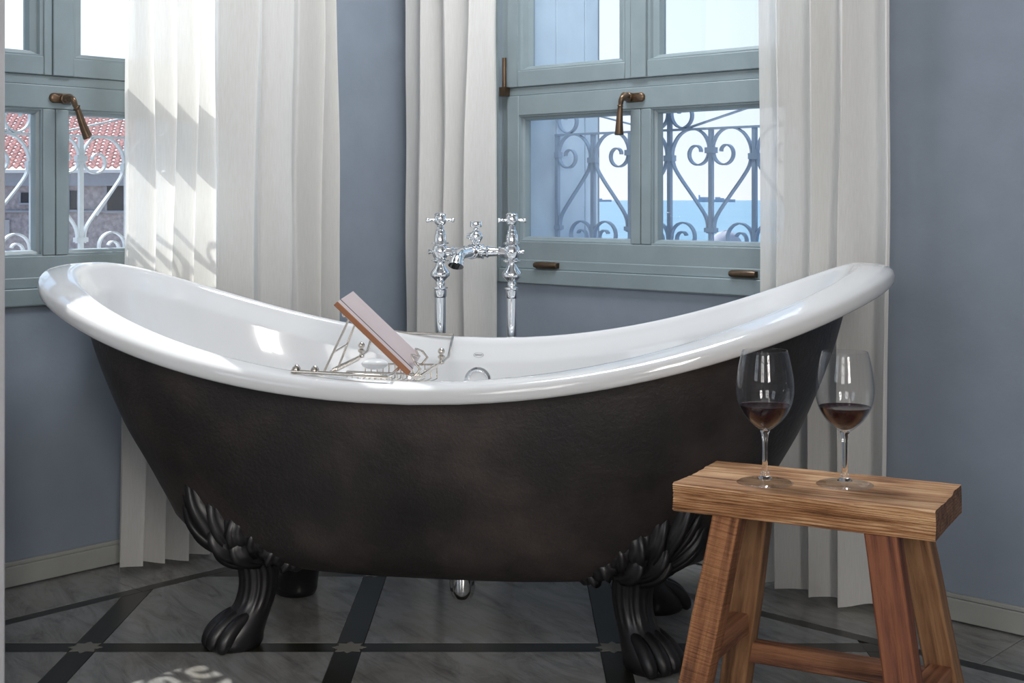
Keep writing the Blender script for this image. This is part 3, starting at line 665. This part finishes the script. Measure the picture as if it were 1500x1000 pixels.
# claw feet
ARC = {}
def arc_table(v):
    k = round(v, 2)
    if k not in ARC:
        T = [(0.0, 0.0)]; acc = 0; prev = body_pt(0, k)
        for i in range(1, 1441):
            p_ = body_pt(2*PI*i/1440, k); acc += (Vector((p_.x-prev.x, p_.y-prev.y, 0))).length; prev = p_; T.append((2*PI*i/1440, acc))
        ARC[k] = T
    return ARC[k]
def phi_shift(phi, d, v):
    T = arc_table(v); n_ = len(T)-1; i = int(phi/(2*PI)*n_) % n_; a0_ = T[i][1]+d; tot = T[-1][1]; a0_ %= tot
    lo, hi = 0, n_
    while hi-lo > 1:
        m_ = (lo+hi)//2
        if T[m_][1] <= a0_: lo = m_
        else: hi = m_
    t_ = (a0_-T[lo][1])/max(T[hi][1]-T[lo][1], 1e-9)
    return T[lo][0]+(T[hi][0]-T[lo][0])*t_
def foot(sx, sy):
    """sx,sy = signs of the quadrant in tub coordinates"""
    q = MB()
    D = Vector((sx*.72, sy*.69, 0)).normalized(); D2 = Vector((-D.y, D.x, 0))
    bx, by = sx*.385, sy*.152
    # (outward offset, z, half length along D, half width)
    secs = [(.060, .0, .050, .043), (.061, .010, .059, .049), (.058, .028, .058, .050), (.046, .048, .052, .048), (.032, .066, .046, .043), (.020, .084, .041, .039), (.012, .104, .039, .038), (.008, .130, .039, .039),
            (.010, .155, .040, .042), (.018, .180, .038, .045), (.022, .205, .046, .058), (.028, .228, .046, .064), (.032, .250, .032, .05)]
    n_ = 64; rows = []
    fine = catmull([Vector((a, z_, h)) for a, z_, h, ww in secs], 4); fw = catmull([Vector((ww, 0, 0)) for a, z_, h, ww in secs], 4)
    for c_, w_ in zip(fine, fw):
        r = []
        for k in range(n_):
            th = 2*PI*k/n_; z_ = c_.y
            e = c_.z*math.cos(th); f_ = w_.x*math.sin(th)
            fl = 1.0
            if z_ > .07: fl = 1+.05*math.cos(16*th)*min(1, (z_-.07)/.03)
            L_ = Vector((bx, by, 0))+D*(c_.x+e*fl)+D2*(f_*fl)
            r.append(TW(L_.x, L_.y, max(z_, 0.0)))
        rows.append(r)
    q.grid(rows, closed_u=True); q.cap(rows[0], True); q.cap(rows[-1])
    ft = q.build('claw_foot', M['foot'], bath, angle=70)
    for k, a_ in enumerate((-.034, -.0115, .0115, .034)):       # rounded toes
        q = MB(); P = []; out_ = 1-abs(a_)*5
        for x_, z_ in ((.030, .078), (.052, .070), (.075, .060), (.096, .047), (.112, .032), (.120, .018), (.116, .008)):
            L_ = Vector((bx, by, 0))+D*(.02+(x_-.02)*out_)+D2*(a_*(.62+4.0*x_))
            P.append(TW(L_.x, L_.y, z_-.004*(abs(a_) > .02)))
        q.tube(catmull(P, 3), [interp([(0, .006), (.2, .0125), (.45, .0155), (.7, .0165), (.88, .0135), (1, .006)], i/18) for i in range(19)], 16)
        for i in range(len(q.v)): q.v[i].z = max(q.v[i].z, .0)
        q.build('toe', M['foot'], ft, angle=70)
    # acanthus leaves fanned over the body: base point below, fan upwards
    best = 9; phi0 = 0
    for k in range(720):
        ph = 2*PI*k/720; P_ = se(ph, smt(LT, .12), smt(WT, .12)); e = abs(P_[0]-sx*.405)+(0 if P_[1]*sy > 0 else 5)
        if e < best: best = e; phi0 = ph
    tg = body_pt(phi0+.01, .12)-body_pt(phi0-.01, .12)
    od = 1 if (tg.x*ca+tg.y*sa)*sx > 0 else -1         # +: phi grows towards the tub's end
    BZ = .195
    # (base ex, base ez, tip ex, tip ez, half width, height)
    leaves = [(.03, .02, .062, .168, .026, .026), (.045, .02, .098, .135, .022, .0142), (.05, .01, .125, .105, .020, .020), (.05, .0, .130, .070, .020, .018), (.045, -.01, .112, .035, .018, .016),
              (.015, .02, .018, .132, .030, .024), (.0, .02, -.028, .100, .030, .024), (-.012, .01, -.062, .066, .028, .0142), (-.02, .0, -.080, .030, .022, .018), (-.02, -.012, -.070, .000, .016, .014),
              (.02, .0, .040, .085, .026, .034), (.0, .0, -.012, .062, .026, .034), (.03, -.01, .075, .045, .022, .030)]
    def surf(ex, ez, h):
        z_ = BZ+ez; P_ = None
        zt_ = .70; v = max((z_-ZB)/(zt_-ZB), .0)
        ph = phi_shift(phi0, od*ex, min(max(v, .03), .9))
        P_ = body_pt(ph, v); P_.z = z_
        a = body_pt(ph+.01, v+.02)-body_pt(ph-.01, v+.02); c_ = body_pt(ph, v+.04)-body_pt(ph, v)
        nn = a.cross(c_).normalized()
        if nn.dot(Vector((P_.x-TUB.x, P_.y-TUB.y, 0))) < 0: nn = -nn
        return P_+nn*h
    for (ax_, az_, bx_, bz_, wd, hh) in leaves:
        ax_ *= .9; bx_ *= .9; az_ -= .012; bz_ -= .012
        q = MB(); dx, dz = bx_-ax_, bz_-az_; L_ = math.hypot(dx, dz); dx /= L_; dz /= L_; nu, nw = 14, 12; rows = []
        for i in range(nu+1):
            u_ = i/nu; half = wd*(.42+1.0*u_-.42*u_*u_)*math.sqrt(max(0, 1-u_**5)); half *= 1+.13*math.sin(u_*PI*5)
            r = []
            for j in range(nw+1):
                w_ = -1+2*j/nw
                cx_ = ax_+dx*L_*u_+dz*half*w_; cz_ = az_+dz*L_*u_-dx*half*w_
                hgt = hh*(1-abs(w_)**2.2)*(.45+.75*math.sin(PI*min(u_*.92, 1)))*(1-u_**7)-.005
                hgt += .0042*math.cos(w_*PI*3)*(1-u_*.5)+(.004 if abs(w_) < .1 else 0)
                r.append(surf(cx_, cz_, hgt))
            rows.append(r)
        q.grid(rows); q.build('acanthus_leaf', M['foot'], ft, angle=180, solid=.004)
    return ft
for sx in (-1, 1):
    for sy in (-1, 1): foot(sx, sy)

# ------------------------------------------------------------------ standing bath taps
TPX = TW(-.06, 0, 0)
YL, YR = 3.445, 3.415
bl = Vector(((645-750)*YL/F, YL, 0)); br = Vector((0.0, YR, 0))
tap = empty('bath_tap', (bl+br)/2, 'chrome floor-standing bath mixer tap with two cross handles behind the tub', 'tap')
S = 3.43/F
def zy(y): return H-(y-293)*S
for o_ in (bl, br):
    q = MB(); q.lathe([(.0, .0), (.035, .0), (.035, .006), (.02, .012), (.0142, .016), (.0142, zy(434))], o_, (0, 0, 1), 28)
    q.build('standpipe', M['chrome'], tap)
    pr_ = [(.0142, 436), (.0162, 434), (.0162, 425), (.014, 424), (.0195, 422.6), (.0195, 421), (.0125, 420), (.011, 419), (.0125, 416.5), (.0115, 414), (.0105, 412.5), (.0165, 409), (.0245, 404.5), (.0252, 401), (.0235, 398), (.0165, 393), (.0115, 388), (.011, 385.5), (.0155, 384.5), (.0225, 382.5), (.0225, 381), (.014, 379.5), (.0185, 376), (.0208, 369), (.0188, 362), (.0135, 358.5), (.0218, 357), (.0218, 355), (.0155, 354), (.0155, 352), (.0145, 344), (.0118, 342), (.0118, 338), (.0085, 336), (.0085, 332), (.0065, 331), (.0065, 327)]
    q = MB(); q.lathe([(r, zy(y)) for r, y in pr_], o_, (0, 0, 1), 32); q.build('tap_column', M['chrome'], tap, angle=35)
    q = MB(); c_ = Vector((o_.x, o_.y, zy(322.6)))
    q.lathe([(0, -.010), (.010, -.012), (.0140, -.008), (.0155, -.001), (.0155, .007), (.0135, .012), (.0155, .0145), (.012, .0185), (0, .020)], c_, (0, 0, 1), 24)
    for a_ in (0.12, 0.12+PI/2, .12+PI, .12+3*PI/2):
        dv_ = Vector((math.cos(a_), math.sin(a_), 0))
        q.lathe([(0, .008), (.0048, .008), (.004, .014), (.0034, .019), (.0045, .024), (.0045, .026), (.003, .027), (.0052, .0295), (.0062, .033), (.005, .0365), (0, .038)], c_, dv_, 14)
    q.build('cross_handle', M['chrome'], tap, angle=45)
    out = (br-bl).normalized() if o_ is br else (bl-br).normalized()
    q = MB(); q.lathe([(0, .014), (.006, .015), (.006, .0142), (.0042, .023), (.0042, .026), (.0065, .027), (.0065, .031), (0, .033)], Vector((o_.x, o_.y, zy(369))), out, 16); q.build('side_plug', M['chrome'], tap)
mid = (bl+br)/2; mid.z = zy(368.5); bd = (br-bl).normalized(); hl = (br-bl).length/2
q = MB()
half = [(.0175, 0), (.0175, .014), (.0195, .016), (.0195, .019), (.0135, .021), (.0145, .028), (.016, .03), (.0135, .033), (.0125, .035), (.0105, .058), (.0135, .060), (.0135, .063), (.011, .064), (.011, hl-.012)]
for s_ in (1, -1): q.lathe(half, mid, bd*s_, 28)
q.build('bridge_pipe', M['chrome'], tap, angle=35)
q = MB(); fw_ = Vector((-.30, -.95, 0)).normalized()
P = [mid, mid+fw_*.03, mid+fw_*.075, mid+fw_*.115+Vector((0, 0, -.003)), mid+fw_*.14+Vector((0, 0, -.013)), mid+fw_*.152+Vector((0, 0, -.03))]
P = catmull(P, 5); n_ = len(P)-1
q.tube(P, [interp([(0, .016), (.1, .017), (.2, .0135), (.7, .0145), (.85, .017), (1, .0195)], i/n_) for i in range(n_+1)], 24)
for k in (.03, .036): q.lathe([(.0145, -.002), (.0185, -.002), (.0185, .002), (.0145, .002)], mid+fw_*k, fw_, 24)
q.build('spout', M['chrome'], tap, angle=45)
q = MB(); q.lathe([(.010, .012), (.013, .018), (.0095, .021), (.012, .027), (.0165, .034), (.0175, .040), (.0155, .047), (.010, .051), (.007, .054), (.007, .060), (.0045, .061), (.0045, .064), (.0, .065)], mid, (0, 0, 1), 26)
q.lathe([(0, .012), (.0095, .014), (.0095, .0142), (.006, .024), (0, .026)], mid+Vector((0, 0, .040)), -bd, 18)
q.build('diverter', M['chrome'], tap, angle=45)
q = MB(); q.lathe([(0, .0635), (.0145, .0635), (.0152, .066), (.0152, .076), (.0142, .078), (0, .078)], mid, (0, 0, 1), 26)
q.build('diverter_knob', M['chrome'], tap, angle=30)

# ------------------------------------------------------------------ bath rack
rack = empty('bath_rack', at(560, 545, 2.85), 'polished nickel wire bath rack laid across the tub', 'rack')
def wire(name, pts, r=.003, parent=rack, smoothn=0, mat=None, n=10):
    q = MB(); P = [Vector(p) for p in pts]
    if smoothn: P = catmull(P, smoothn)
    q.tube(P, r, n); return q.build(name, mat or M['nickel'], parent, angle=60)
zr_ = .603
def gz(px, py, z): Y = (H-z)*F/(py-293); return Vector(((px-750)*Y/F, Y, z))
A_ = at(427, 543.5, 2.515); B_ = at(568, 551.5, 2.475)
wire('front_rail', [A_, A_.lerp(B_, .5), B_, at(574, 549, 2.52), at(583, 540, 2.66)], .0036)
wire('rod', [at(530, 522, 3.15), at(506, 533.5, 2.98), at(482, 545.5, 2.84), at(474, 546, 2.66), at(470, 546.5, 2.52)], .0030)
wire('rod_sleeve', [at(524, 525, 3.10), at(490, 541.5, 2.885)], .0058)
wire('rod', [at(646, 531, 3.12), at(630, 541, 2.95), at(612, 552.5, 2.77), at(600, 553, 2.6)], .0030)
wire('rod_sleeve', [at(638, 536, 3.05), at(613, 552, 2.79)], .0058)
wire('back_rail', [at(529, 521, 3.16), at(538, 514, 3.19), at(546, 488, 3.31), at(550, 485.5, 3.32), at(600, 487.2, 3.30), at(664, 490.3, 3.28), at(663, 494, 3.27), at(657, 522, 3.16), at(646, 532, 3.12)], .0032)
for f_ in (at(529.5, 520, 3.14), at(646.5, 529, 3.11)):
    q = MB(); q.lathe([(0, -.006), (.006, -.006), (.0075, -.001), (.0048, .002), (.0048, .005), (.0085, .009), (.0085, .012), (.0045, .015), (.0045, .017), (.0078, .020), (.0084, .0245), (.0055, .030), (0, .032)], f_, (0, 0, 1), 18)
    q.build('finial', M['nickel'], rack, angle=50)
for f_ in (at(434, 541, 2.515), at(461, 542.5, 2.51)):
    q = MB(); q.lathe([(0, 0), (.0085, .0), (.0075, .004), (.004, .0085), (0, .010)], f_, (0, 0, 1), 16); q.build('finial', M['nickel'], rack, angle=60)
# basket
c00, c10 = at(508, 544, 2.88), at(607, 548, 2.83); c01, c11 = at(535, 532.5, 3.09), at(640, 534, 3.06)
for p_, r_ in ((c00, c10), (c01, c11)): wire('basket_wire', [p_, r_], .0022)
dn = Vector((0, 0, -.032))
for k in range(13):
    t_ = k/12; a_ = c01.lerp(c11, t_); b_ = c00.lerp(c10, t_)
    wire('basket_wire', [a_, a_+dn, b_+dn, b_], .0013, n=6)
for k in (.25, .5, .75):
    a_ = c01.lerp(c00, k)+dn; b_ = c11.lerp(c10, k)+dn; wire('basket_wire', [a_, b_], .0013, n=6)
# book and its easel
lf = Vector((-.2035, 2.68, .580)); uf = Vector((-.3515, 2.68, .7215)); wv = Vector((.006, .225, .004))
sv_ = (uf-lf); wv = wv - sv_*(wv.dot(sv_)/sv_.length_squared); nb = wv.cross(sv_).normalized()
if nb.z < 0: nb = -nb
def bk(u_, w_, t_): return lf+sv_*u_+wv*w_-nb*t_
book = empty('book', bk(0, 0, .0), 'closed pale mauve book with brown edge propped on the bath rack', 'book')
q = MB(); q.hexa([bk(u_, w_, t_) for t_ in (.0022, .0090) for w_ in (.012, .985) for u_ in (.015, .985)]); q.build('page_block', M['book_brown'], book, bevel=.001)
q = MB(); q.hexa([bk(u_, w_, t_) for t_ in (0, .0022) for w_ in (0, 1) for u_ in (0, 1)]); q.build('cover', M['book_cover'], book, bevel=.0008)['label'] = 'pale mauve cover'
q = MB(); q.hexa([bk(u_, w_, t_) for t_ in (.0090, .0112) for w_ in (0, 1) for u_ in (0, 1)]); q.build('back_cover', M['book_brown'], book, bevel=.0008)
q = MB(); q.hexa([bk(u_, w_, t_) for t_ in (.0, .0112) for w_ in (-.006, .012) for u_ in (.0, 1)]); q.build('spine', M['book_brown'], book, bevel=.0015)['label'] = 'caramel brown spine edge'
q = MB(); q.hexa([bk(u_, w_, t_) for t_ in (-.0006, .001) for w_ in (.16, .18) for u_ in (0.0, 1)]); q.build('groove', M['book_line'], book, smooth=False)['label'] = 'thin dark line along the spine'
for w_ in (.12, .88):
    wire('easel_frame', [bk(.86, w_, .0142), bk(-.02, w_, .0142), bk(-.065, w_, .008), bk(-.055, w_, -.012), bk(.03, w_, -.014)], .0026, smoothn=0)
for u_ in (.84, .6, .35, .1): wire('easel_frame', [bk(u_, .10, .0142), bk(u_, .90, .0142)], .0022)
wire('easel_lip', [bk(.03, .12, -.014), bk(.10, .3, -.014), bk(.03, .5, -.014), bk(.10, .7, -.014), bk(.03, .88, -.014)], .0022, smoothn=5)
wire('prop_leg', [bk(.80, .12, .0142), at(474, 545.5, 2.80)], .0026)
wire('prop_leg', [bk(.80, .88, .0142), at(497, 534, 3.0)], .0026)
wire('prop_leg', [bk(.80, .12, .0142).lerp(at(474, 545.5, 2.80), .62), bk(.80, .88, .0142).lerp(at(497, 534, 3.0), .62)], .002)
for w_ in (.12, .88):
    q = MB(); q.ball(bk(.86, w_, .0142), .006); q.build('easel_knob', M['nickel'], rack)
# soap
q = MB(); pb = at(549, 536, 3.0)
q.ball(Vector((pb.x, pb.y, .556)), .02, 16, (1.5, 1.1, .62)); so_ = q.build('soap_bar', M['soap']); tag(so_, 'small white soap bar in the wire basket under the book', 'soap')

# ------------------------------------------------------------------ stool
SO = Vector((.262, 2.177, 0)); us_ = Vector((.880, -.474, 0)).normalized(); vs_ = Vector((-us_.y, us_.x, 0))
ZS = .463
def ST(u_, v_, z_): return SO+us_*u_+vs_*v_+Vector((0, 0, z_))
class Loc:       # stool pieces are meshed in their own turned frame so the grain follows the wood
    pass
stool = empty('stool', ST(.2075, .105, 0), 'rustic weathered wooden stool with splayed legs carrying two wine glasses', 'stool')
def oriented(mb, name, mat, parent, origin, ex, ey, ez, **k):
    """mesh given in local frame coordinates"""
    o = mb.build(name, mat, None, **k)
    off = Vector(); p = parent
    while p: off += p.location; p = p.parent
    o.parent = parent
    R = Matrix((ex, ey, ez)).transposed()
    o.location = origin-off; o.rotation_euler = R.to_euler(); return o
q = MB(); nu, nv = 90, 26; Lg, Wd, Tk = .417, .212, .0465
def seat_pt(i, j, top):
    u_ = Lg*i/nu; v_ = Wd*j/nv
    return u_, v_
def wav(x, y, s): return noise.noise(Vector((x*s, y*s, 2.3)))
def section(u_):
    """closed section ring in (v,z) with weathered ridges on the front face"""
    R = []; e0 = .004*wav(u_, 0, 9)
    nf = 84
    for k in range(nf+1):          # front face bottom to top
        t_ = k/nf; z_ = -Tk+Tk*t_
        gr = .0026*math.sin(2*PI*(t_*10+1.1*u_*4*(.4+t_)+wav(u_, t_, 3)))*(.5+.5*wav(u_*3, t_*2, 5))
        rd = .003*(max(0, abs(t_-.5)-.42)/.08)**2
        R.append((e0+gr+rd, z_))
    for k in range(1, nv):
        t_ = k/nv; R.append((Wd*t_, -.0028*(math.sin(PI*t_))*(1+.6*wav(u_, t_, 7))+.0012*wav(u_*2, t_*Wd*40, 4)-.004*math.exp(-((u_-.0)/.03)**2)*0))
    b0 = Wd+.003*wav(u_, 3, 8)
    for k in range(7): t_ = k/6; R.append((b0+.003*wav(u_, t_*.05, 30), -Tk*t_))
    for k in range(1, 10): R.append((b0*(1-k/10), -Tk+.001*wav(u_, k, 10)))
    return R
rows = []
for i in range(nu+1):
    u_ = Lg*i/nu; ed = min(i, nu-i); sh = .0
    ring = section(u_)
    du_ = 0
    rows.append([Vector((u_+(.0035*wav(v_, z_, 25) if ed == 0 else 0), v_, z_)) for v_, z_ in ring])
q.grid(rows, closed_u=True); q.add(rows[0], [tuple(range(len(rows[0])))]); q.add(rows[-1], [tuple(range(len(rows[-1])))])
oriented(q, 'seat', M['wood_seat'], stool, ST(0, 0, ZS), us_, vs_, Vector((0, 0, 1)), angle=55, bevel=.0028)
LEGS = {}
def leg(u0, v0, su_, sv2, mat, w_=.046, d_=.046):
    top = ST(u0, v0, ZS-Tk+.002); bot = ST(u0+su_*.070, v0+sv2*.053, 0.0)
    ez = (top-bot).normalized(); ex = (us_-ez*us_.dot(ez)).normalized(); ey = ez.cross(ex)
    Ln = (top-bot).length; q = MB(); rows = []
    for i in range(25):
        z_ = Ln*i/24; wob = .0016*wav(z_*4, u0*9, 3)
        r = []
        for a_, b_ in ((-1, -1), (0, -1), (1, -1), (1, 0), (1, 1), (0, 1), (-1, 1), (-1, 0)):
            r.append(Vector((a_*(w_/2+wob)*(1.03-.05*i/24), b_*(d_/2+wob)*(1.02-.04*i/24), z_)))
        rows.append(r)
    # level the cut ends
    for p_ in rows[0]:
        wz = (ex*p_.x+ey*p_.y).z; p_.z = -wz/ez.z
    for p_ in rows[-1]:
        wz = (ex*p_.x+ey*p_.y).z; p_.z = Ln-wz/ez.z
    q.grid(rows, closed_u=True); q.add(rows[0], [tuple(range(8))]); q.add(rows[-1], [tuple(range(8))])
    oriented(q, 'leg', mat, stool, bot, ex, ey, ez, bevel=.0035, angle=50)
    LEGS[(su_, sv2)] = (bot, top)
leg(.090, .0275, -1, -1, M['wood_leg'], .046, .045); leg(.090, Wd-.030, -1, 1, M['wood_pale'])
leg(.334, .0275, 1, -1, M['wood_red'], .050); leg(.345, Wd-.030, 1, 1, M['wood_pale'], .050)
def bar(name, k1, k2, z_, w_, h_, mat, trim=.0):
    def pt(k): b_, t_ = LEGS[k]; return b_.lerp(t_, z_/t_.z)
    a_, c_ = pt(k1), pt(k2); ex = (c_-a_).normalized(); ez = Vector((0, 0, 1)); ey = ez.cross(ex); Ln = (c_-a_).length
    q = MB(); rows = []
    for i in range(13):
        x = Ln*i/12; t_ = 1+.05*wav(x*8, z_*7, 3)
        rows.append([Vector((x, s1*w_/2*t_, s2*h_/2*t_)) for s1, s2 in ((-1, -1), (1, -1), (1, 1), (-1, 1))])
    q.grid(rows, closed_u=True); q.add(rows[0], [(0, 1, 2, 3)]); q.add(rows[-1], [(0, 1, 2, 3)])
    oriented(q, name, mat, stool, a_, ex, ey, ez, bevel=.003, angle=50)
M['wood_bar'] = m_wood('elm_stretcher', (.04, .014, .007), (.17, .065, .03), (.28, .12, .055), ax=0)
bar('stretcher', (-1, -1), (-1, 1), .190, .030, .036, M['wood_bar'])
bar('stretcher', (1, -1), (1, 1), .150, .036, .040, M['wood_bar'])
bar('stretcher', (-1, 1), (1, 1), .135, .028, .036, M['wood_bar'])

# ------------------------------------------------------------------ wine glasses
def wineglass(px, py, label, tilt=0):
    o_ = gz(px, py, ZS); o_.z = ZS-.0005
    g_ = empty('wine_glass', o_, label, 'wine glass')
    bowl = [(.0, .0865), (.0065, .0868), (.0115, .0885), (.019, .0945), (.029, .104), (.038, .117), (.0445, .133), (.0472, .150), (.0465, .168), (.0432, .190), (.0385, .211), (.0365, .2165)]
    inner = [(.0357, .2165), (.0377, .2108), (.0423, .190), (.0455, .168), (.0462, .150), (.0435, .1335), (.037, .118), (.028, .1052), (.018, .0962), (.009, .0905), (.0, .089)]
    stem = [(.0, .0055), (.012, .0062), (.0085, .0105), (.0058, .019), (.0044, .032), (.0041, .05), (.0045, .068), (.0060, .079), (.0078, .084), (.0072, .0862), (0, .0863)]
    base = [(.0, .0), (.0425, .0), (.0435, .0012), (.042, .0024), (.03, .0038), (.017, .0060), (.012, .0064)]
    def dense(T, n=4): return [(v.x, v.y) for v in catmull([(a_, b_, 0) for a_, b_ in T], n)]
    q = MB(); q.lathe(dense(bowl, 4)+dense(inner, 4), o_, (0, 0, 1), 56); q.build('bowl', M['thin'], g_, angle=80)
    q = MB(); q.lathe(dense(stem, 4), o_, (0, 0, 1), 32); q.build('stem', M['glass'], g_, angle=80)
    q = MB(); q.lathe(dense(base, 3), o_, (0, 0, 1), 56); q.build('foot', M['thin'], g_, angle=80)
    ws = .127; q = MB()
    wi = [(r-.0003, h+.0003) for r, h in dense(inner[::-1], 4) if h < ws]
    wi[0] = (0, wi[0][1])
    rt = wi[-1][0]+.0012; wi += [(rt, ws), (rt-.002, ws-.0004), (0, ws-.0004)]
    q.lathe(wi, o_, (0, 0, 1), 56); q.build('wine', M['wine'], g_, angle=60)['label'] = 'dark red wine'
    return g_
wineglass(1120.5, 706, 'left one of the two wine glasses of red wine, in front of the black tub')
wineglass(1237.5, 709, 'right one of the two wine glasses of red wine, in front of the cream curtain')

# ------------------------------------------------------------------ outside: roof across the street, sea, ships
bd_o = at(100, 250, 32.0)
house = empty('house', (bd_o.x, bd_o.y, -8), 'old stone house with red clay tiled roof across the street', 'building')
e1 = Vector((.995, -.10, 0)).normalized(); e2 = Vector((-e1.y, e1.x, 0)); EZ = H+(293-249)*32/F
def HP(u_, z_, d=0): return Vector((bd_o.x, bd_o.y, 0))+e1*u_+e2*d+Vector((0, 0, z_))
q = MB(); q.box(HP, -9, 5, -8, EZ-.35, 0, 7); q.build('wall', M['facade'], house, smooth=False)
q = MB(); q.box(HP, -9.1, 5.1, EZ-.38, EZ-.04, -.12, .05); q.build('fascia', M['fascia'], house, smooth=False)
q = MB(); q.box(HP, -9.1, 5.1, EZ-.07, EZ+.0, -.22, -.10); q.build('gutter', M['iron_white'], house, smooth=False)
q = MB(); q.box(HP, -9, 5, EZ-1.02, EZ-.97, -.06, .05); q.build('ledge', M['fascia'], house, smooth=False)
def hw(px, py): P_ = at(px, py, 32); return (P_-Vector((bd_o.x, bd_o.y, 0))).dot(e1), P_.z
for (x0, y0, x1, y1, nm, mt) in ((28, 282, 43, 297, 'window', 'dark'), (103, 279, 113, 307, 'window', 'dark'), (160, 268, 198, 309, 'window', 'dark')):
    a_ = hw(x0, y1); c_ = hw(x1, y0)
    q = MB(); q.box(HP, a_[0], c_[0], a_[1], c_[1], -.02, .1); wo = q.build('window', M['dark'], house, smooth=False)
    q = MB(); q.box(HP, a_[0]-.04, c_[0]+.04, a_[1]-.05, a_[1], -.08, .1); q.box(HP, a_[0]-.04, a_[0], a_[1], c_[1], -.05, .1); q.build('window_frame', M['fascia'], wo, smooth=False)
a_ = hw(2, 344); c_ = hw(10, 322)
q = MB(); q.box(HP, a_[0], c_[0], a_[1], c_[1], -.25, -.01)
for k in range(7): q.box(HP, a_[0]+.01, c_[0]-.01, a_[1]+.02+k*.048, a_[1]+.035+k*.048, -.27, -.24)
q.build('shutter', M['iron_white'], house, smooth=False)
q = MB(); a_ = hw(152, 315); c_ = hw(182, 262); q.tube([HP(a_[0], a_[1], -.35), HP(c_[0], c_[1], -.1)], .035, 8); q.build('pole', M['iron_white'], house)
# clay roof: overlapping rows of wavy tiles, far too small to pick apart
q = MB(); pit = math.radians(18); rowL = .30; TWd = .19; prev = 0
for rr in range(26):
    lo, hi = [], []; off = .5*TWd*(rr % 2)
    for k in range(int(14.0/TWd*4)+1):
        u_ = -9.2+k*TWd/4; wv_ = .035*math.sin(2*PI*(u_+off)/TWd)+.008*noise.noise(Vector((u_*3, rr, 0)))
        d0 = -.25+rr*rowL*math.cos(pit); z0 = EZ+.05+rr*rowL*math.sin(pit)
        lo.append(HP(u_, z0+wv_+.045, d0)); hi.append(HP(u_, z0+wv_+(rowL+.03)*math.sin(pit), d0+(rowL+.03)*math.cos(pit)))
    bot = [p_-Vector((0, 0, .04)) for p_ in lo]
    q.grid([bot, lo, hi])
ro = q.build('roof_tiles', M['roof'], house, angle=40); ro['kind'] = 'stuff'
# sea
q = MB(); SZ = -15.0
q.add([(-6000, 45, SZ), (60000, 45, SZ), (60000, 90000, SZ), (-60000, 90000, SZ)], [(0, 1, 2, 3)])
so2 = q.build('sea', M['sea'], smooth=False); so2['kind'] = 'stuff'; tag(so2, 'calm pale blue sea out to the horizon behind the right window', 'sea')
def ship(px0, px1, Y, blocks, label):
    s_ = Y/F; X_ = lambda p: (p-750)*s_
    sh = empty('ship', ((X_((px0+px1)/2)), Y, SZ), label, 'ship')
    Lh = X_(px1)-X_(px0); x0 = X_(px0); q = MB()
    rows = []
    for t_, hw_ in ((0, .12), (.03, .6), (.1, 1), (.85, 1), (.95, .6), (1, .05)):
        rows.append([(x0+Lh*t_, Y-14*hw_*.8, SZ), (x0+Lh*t_, Y-14*hw_, SZ+blocks[0]), (x0+Lh*t_, Y+14*hw_, SZ+blocks[0]), (x0+Lh*t_, Y+14*hw_*.8, SZ)])
    q.grid(rows, closed_u=True); q.build('hull', M['ship'], sh, smooth=False)
    for a_, c_, h_ in blocks[1:]:
        q = MB(); q.hexa([(x, y, z) for z in (SZ+blocks[0]-1, SZ+h_) for y in (Y-10, Y+10) for x in (x0+Lh*a_, x0+Lh*c_)])
        q.build('superstructure', M['ship'], sh, smooth=False)
    return sh
ship(1022, 1077, 10500, (22, (.02, .06, 56), (.06, .36, 40), (.46, .60, 40), (.60, .70, 32), (.72, .82, 28)), 'large hazy cargo ship on the horizon, right of the two ships')
ship(876, 896, 13000, (20, (.1, .3, 32), (.5, .8, 20)), 'small hazy ship on the horizon, left of the two ships')
q = MB(); rk = at(1063, 338, 400); rows = []
for i in range(9):
    a_ = PI/2*i/8; rows.append([Vector((rk.x+6*math.cos(a_)*math.cos(2*PI*k/20)*(1+.15*noise.noise(Vector((k*.8, i, 0)))), 400+5*math.cos(a_)*math.sin(2*PI*k/20), SZ-1+(rk.z-SZ+1)*math.sin(a_)*(1+.05*noise.noise(Vector((k*.7, i*.6, 4)))))) for k in range(20)])
q.grid(rows, closed_u=True); tag(q.build('rock', M['rock']), 'pale rounded rock rising from the sea below the large ship', 'rock')
